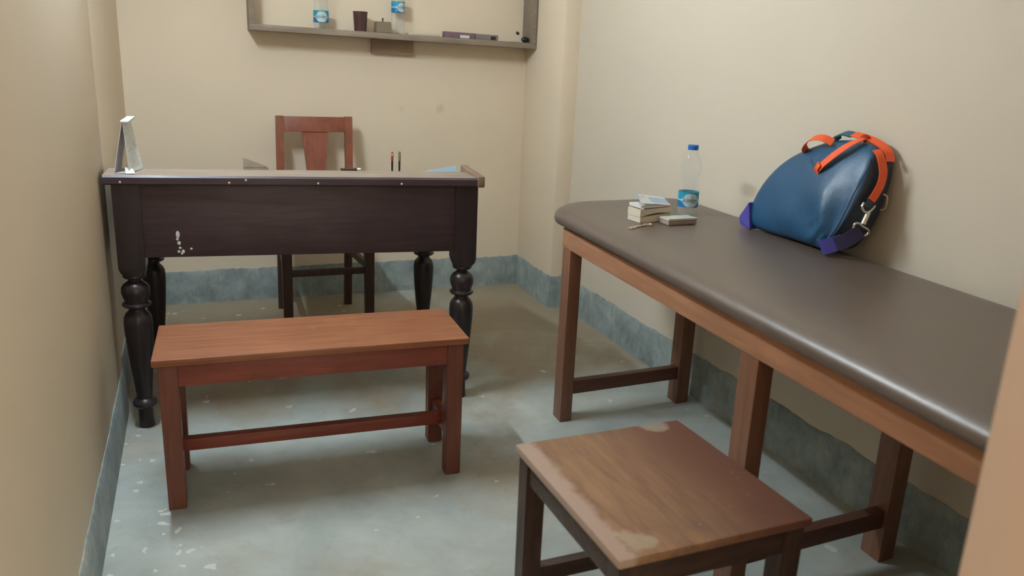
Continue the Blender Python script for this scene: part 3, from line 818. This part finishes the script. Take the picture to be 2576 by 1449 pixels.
o = finish('blue_paper', bm, M['bpaper'], None, 30, False); onslope(o, 1.032, 0.19, 0.0, 0.0015)
tag(o, 'light blue paper with raised edge near the right end of the desk', 'paper')

# ------------------------------------------------------------------ things on the couch
bk = thing('paperback_book', 'thick cream paperback with curling leaves and pale blue cover on the couch', 'book', (1.262, 2.085, ZM), 0.10)
def slab(name, x0, x1, y0, y1, zb, zt, mat, parent, n=10, mi=None):
    """slab between two height functions of x (0..1)"""
    bm = bmesh.new(); rows = []
    for i in range(n + 1):
        f = i / n; x = x0 + (x1 - x0) * f
        rows.append([bm.verts.new((x, y, z)) for y, z in ((y0, zb(f)), (y1, zb(f)), (y1, zt(f)), (y0, zt(f)))])
    for A, B in zip(rows, rows[1:]):
        for i in range(4): bm.faces.new((A[i], A[(i + 1) % 4], B[(i + 1) % 4], B[i]))
    bm.faces.new(rows[0][::-1]); bm.faces.new(rows[-1])
    return finish(name, bm, mat, parent, 40)
slab('lower_pages', -0.056, 0.054, -0.032, 0.032, lambda f: 0.0 + 0.020 * max(0, f - 0.35) ** 1.5, lambda f: 0.016 + 0.010 * f, M['cream'], bk)
slab('middle_pages', -0.057, 0.054, -0.032, 0.032, lambda f: 0.0165 + 0.011 * f + 0.005 * math.sin(math.pi * min(1, f * 1.1)), lambda f: 0.038 + 0.006 * f, M['cream'], bk)
slab('upper_leaves', -0.054, 0.052, -0.030, 0.032, lambda f: 0.042 + 0.0035 * f, lambda f: 0.052 - 0.004 * f, M['paper'], bk)
bm = bmesh.new()
def cov(f, g):  # f along x, g up the tilted cover
    return Vector((-0.054 + 0.107 * f, -0.032 + 0.040 * g, (0.059 - 0.0110 * f) + (0.022 - 0.004 * f) * g))
nx = 24
for i in range(nx):
    for j in range(10):
        a, b_2, c, d = cov(i / nx, j / 10), cov((i + 1) / nx, j / 10), cov((i + 1) / nx, (j + 1) / 10), cov(i / nx, (j + 1) / 10)
        f_ = bm.faces.new([bm.verts.new(p) for p in (a, b_2, c, d)])
        u = (i + .5) / nx; g = (j + .5) / 10
        f_.material_index = 1 if (u > 0.36 and 0.2 < g < 0.85) or u < 0.10 and g > 0.4 else (2 if (g < 0.12 and u > 0.4) or (0.12 < u < 0.30 and 0.72 < g < 0.8) else 0)
bmesh.ops.remove_doubles(bm, verts=bm.verts, dist=1e-5)
ret = bmesh.ops.extrude_face_region(bm, geom=list(bm.faces))
for v in [x for x in ret['geom'] if isinstance(x, bmesh.types.BMVert)]: v.co += Vector((0, 0.0010, -0.0012))
finish('cover', bm, [M['paper'], M['bpaper'], M['pinkink']], bk, 30)
bm = bmesh.new()
sheet(bm, (-0.058, -0.032, 0.041), (-0.046, -0.034, 0.040), (-0.044, -0.02, 0.058), (-0.056, -0.015, 0.060), 0.001); finish('folded_leaf', bm, M['paper'], bk, 30, False)

ph = thing('mobile_phone', 'pale flat mobile phone lying in front of the bottle on the couch', 'phone', (1.325, 2.022, ZM), 0.06)
boxo('phone_body', (-0.052, 0.049, -0.024, 0.024, 0.0, 0.013), M['phoneside'], ph, 0.004)
boxo('phone_cover', (-0.053, 0.050, -0.025, 0.025, 0.013, 0.020), M['phone'], ph, 0.002)
ky = thing('key', 'small brass key lying on the couch in front of the paperback', 'key', (1.175, 1.995, ZM), 0.42)
bm = bmesh.new(); box(bm, -0.045, 0.035, -0.0035, 0.0035, 0.0, 0.0035, bev=0.0008)
for k in range(3): box(bm, -0.043 + 0.008 * k, -0.039 + 0.008 * k, -0.0085, -0.003, 0.0, 0.003)
finish('blade', bm, M['brass'], ky)
bm = bmesh.new(); tube(bm, [(0.047 + 0.012 * math.cos(a), 0.011 * math.sin(a), 0.002) for a in [2 * math.pi * i / 24 for i in range(24)]], 0.002, 8, True); finish('bow', bm, M['brass'], ky)

# ------------------------------------------------------------------ backpack
bag = thing('backpack', 'blue nylon backpack with orange straps leaning on the wall on the couch', 'backpack', (1.56, 1.76, ZM))
BO = Vector((1.56, 1.76, ZM))
secs = [  # z, Y left, Y right, X front, X back
    (0.708, 1.900, 1.625, 1.520, 1.605), (0.714, 1.925, 1.605, 1.500, 1.620), (0.735, 1.938, 1.590, 1.492, 1.628),
    (0.765, 1.940, 1.573, 1.494, 1.632), (0.80, 1.930, 1.560, 1.500, 1.636), (0.84, 1.915, 1.550, 1.510, 1.638),
    (0.875, 1.893, 1.546, 1.522, 1.640), (0.905, 1.868, 1.545, 1.535, 1.641), (0.930, 1.835, 1.547, 1.546, 1.641),
    (0.952, 1.795, 1.552, 1.557, 1.641), (0.970, 1.755, 1.562, 1.568, 1.640), (0.983, 1.720, 1.578, 1.578, 1.638), (0.990, 1.690, 1.600, 1.590, 1.632)]
bm = bmesh.new(); seg = 96; rings = []
for z, yl, yr, xf, xb in secs:
    cx, cy, hx, hy = (xf + xb) / 2, (yl + yr) / 2, (xb - xf) / 2, (yl - yr) / 2
    ring = []
    for i in range(seg):
        a = 2 * math.pi * i / seg; c, s = math.cos(a), math.sin(a)
        e = 2 / 6.5
        x = hx * math.copysign(abs(c) ** e, c); y = hy * math.copysign(abs(s) ** e, s)
        ring.append(bm.verts.new(Vector((cx + x, cy + y, z)) - BO))
    rings.append(ring)
for A, B in zip(rings, rings[1:]):
    for i in range(seg): bm.faces.new((A[i], A[(i + 1) % seg], B[(i + 1) % seg], B[i]))
bm.faces.new(rings[0][::-1]); bm.faces.new(rings[-1])
bmesh.ops.recalc_face_normals(bm, faces=bm.faces)
me_ = bm
# folds pulled up from the lower right corner of the front panel
for v in me_.verts:
    w = v.co + BO
    fx = (w.x - 1.49) / 0.15
    if fx < 0.65:
        dy = w.y - 1.62; dzz = w.z - 0.71
        ang = math.atan2(dzz, dy + 1e-6); r = math.hypot(dy, dzz)
        amp = 0.011 * math.exp(-((r - 0.10) / 0.09) ** 2)
        v.co.x += amp * math.sin(ang * 7.0 + r * 10) - 0.012 * math.exp(-((r - 0.2) / 0.12) ** 2) * (0.5 + 0.5 * math.cos((ang - 1.2) * 3))
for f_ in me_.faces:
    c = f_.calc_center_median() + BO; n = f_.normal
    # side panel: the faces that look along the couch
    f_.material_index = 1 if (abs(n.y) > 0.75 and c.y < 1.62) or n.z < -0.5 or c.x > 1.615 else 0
finish('bag_body', bm, [M['nylon'], M['navy']], bag, 60)
bs = [c for c in bag.children if c.name.startswith('bag_body')][0]
md = bs.modifiers.new('smooth', 'SUBSURF'); md.levels = 1; md.render_levels = 2

def bp(p): return Vector(p) - BO
def B(pts): return [bp(p) for p in pts]
# piping along the edge between front and side panel
bm = bmesh.new()
tube(bm, spline(B([(1.562, 1.560, 0.955), (1.542, 1.550, 0.925), (1.522, 1.551, 0.885), (1.509, 1.556, 0.84), (1.499, 1.568, 0.79), (1.495, 1.590, 0.745), (1.503, 1.611, 0.714)]), 8), 0.0034); finish('piping', bm, M['piping'], bag)
# carry handle: two orange loops
bm = bmesh.new()
ribbon(bm, B([(1.563, 1.790, 0.945), (1.540, 1.777, 0.962), (1.535, 1.749, 0.985), (1.540, 1.715, 0.992), (1.556, 1.690, 0.982)]), [(1, .2, .6), (.9, .2, .7), (.8, 0, .6), (.8, 0, .7), (.8, 0, .7)], 0.022)
o1 = finish('handle_strap', bm, M['orange'], bag, 50, False); o1['label'] = 'left orange carry loop'
bm = bmesh.new()
ribbon(bm, B([(1.524, 1.700, 0.903), (1.520, 1.678, 0.925), (1.532, 1.652, 0.955), (1.548, 1.625, 0.982), (1.575, 1.612, 0.998), (1.600, 1.620, 0.998)]), [(.3, .9, .3), (.3, .9, .4), (.3, .9, .5), (.5, .8, .5), (.8, .5, .2), (1, .2, 0)], 0.022)
ribbon(bm, B([(1.524, 1.700, 0.903), (1.516, 1.692, 0.914), (1.516, 1.684, 0.928)]), [(.3, .9, -.2), (.3, .9, .0), (.3, .9, .2)], 0.020)
finish('handle_strap', bm, M['orange'], bag, 50, False)
# dark webbing loop between the orange ones
bm = bmesh.new()
ribbon(bm, B([(1.555, 1.765, 0.935), (1.535, 1.735, 0.918), (1.524, 1.705, 0.905)]), [(0, .3, .9), (0, .3, .9), (0, .3, .9)], 0.020)
finish('webbing', bm, M['teal'], bag, 50, False)
# shoulder strap: teal start, orange over the top and down the side
bm = bmesh.new()
P = B([(1.600, 1.722, 0.984), (1.592, 1.716, 0.996), (1.592, 1.690, 1.006), (1.594, 1.660, 1.004)])
ribbon(bm, P, [(1, 0, 0.4), (1, 0, .4), (1, 0, .4), (1, 0, .4)], 0.026, 0.004); s1 = finish('strap_pad', bm, M['teal'], bag, 50, False)
bm = bmesh.new()
P = B([(1.594, 1.662, 1.0065), (1.598, 1.625, 1.002), (1.606, 1.588, 0.992), (1.612, 1.556, 0.974), (1.612, 1.543, 0.950)])
ribbon(bm, P, [(1, 0, .4), (1, 0, .4), (1, 0, .3), (1, 0.1, .2), (1, 0.1, 0)], 0.026, 0.003); finish('shoulder_strap', bm, M['orange'], bag, 50, False)
bm = bmesh.new()
P = B([(1.572, 1.556, 0.978), (1.574, 1.540, 0.962), (1.582, 1.532, 0.925), (1.580, 1.532, 0.895), (1.567, 1.532, 0.868), (1.560, 1.534, 0.855)])
ribbon(bm, P, [(1, -.1, .1)] * 2 + [(1, -.1, 0)] * 2 + [(1, -.1, -.5)] * 2, 0.022, 0.003); finish('side_strap', bm, M['orange'], bag, 50, False)
bm = bmesh.new()
P = B([(1.561, 1.536, 0.858), (1.556, 1.534, 0.845), (1.552, 1.533, 0.836)])
ribbon(bm, P, [(1, -.1, -.4)] * 3, 0.020, 0.003); finish('strap_end', bm, M['navy'], bag, 50, False)
# steel swivel hook and ring
bm = bmesh.new()
tube(bm, spline(B([(1.535, 1.532, 0.850), (1.530, 1.530, 0.840), (1.538, 1.529, 0.829), (1.551, 1.529, 0.826)]), 6), 0.0028)
tube(bm, spline(B([(1.572, 1.531, 0.842), (1.562, 1.529, 0.833), (1.551, 1.529, 0.826)]), 6), 0.0028)
tube(bm, B([(1.552, 1.529, 0.827), (1.540, 1.528, 0.797)]), [0.006, 0.0065], 12)
finish('swivel_hook', bm, M['metal'], bag)
bm = bmesh.new()
tube(bm, spline(B([(1.512, 1.530, 0.788), (1.514, 1.528, 0.799), (1.526, 1.527, 0.799), (1.540, 1.527, 0.791), (1.558, 1.528, 0.783), (1.564, 1.530, 0.774), (1.556, 1.533, 0.765)]), 6), 0.0028)
finish('ring', bm, M['metal'], bag)
bm = bmesh.new()
tube(bm, spline(B([(1.607, 1.545, 0.868), (1.612, 1.536, 0.862), (1.612, 1.536, 0.835), (1.606, 1.545, 0.828)]), 6), 0.0022)
r2_ = finish('ring', bm, M['brass'], bag); r2_['label'] = 'small brown side ring'
# violet webbing tabs
bm = bmesh.new()
P = B([(1.538, 1.530, 0.779), (1.505, 1.535, 0.757), (1.484, 1.552, 0.742), (1.468, 1.572, 0.727)])
ribbon(bm, P[:3], [(.35, -.35, -.9)] * 3, 0.036, 0.003); finish('lower_strap', bm, M['purpled'], bag, 50, False)
bm = bmesh.new()
ribbon(bm, B([(1.496, 1.541, 0.7515), (1.482, 1.558, 0.740), (1.466, 1.578, 0.730), (1.486, 1.602, 0.728)]), [(.35, -.35, -.9)] * 4, 0.038, 0.003)
finish('corner_tab', bm, M['purple'], bag, 50, False)
bm = bmesh.new()
hexa(bm, B([(1.490, 1.918, 0.785), (1.488, 1.952, 0.737), (1.490, 1.944, 0.714), (1.486, 1.895, 0.710)]), B([(1.520, 1.922, 0.785), (1.520, 1.950, 0.737), (1.520, 1.942, 0.714), (1.520, 1.905, 0.710)]))
finish('corner_tab', bm, M['purple'], bag, 50)
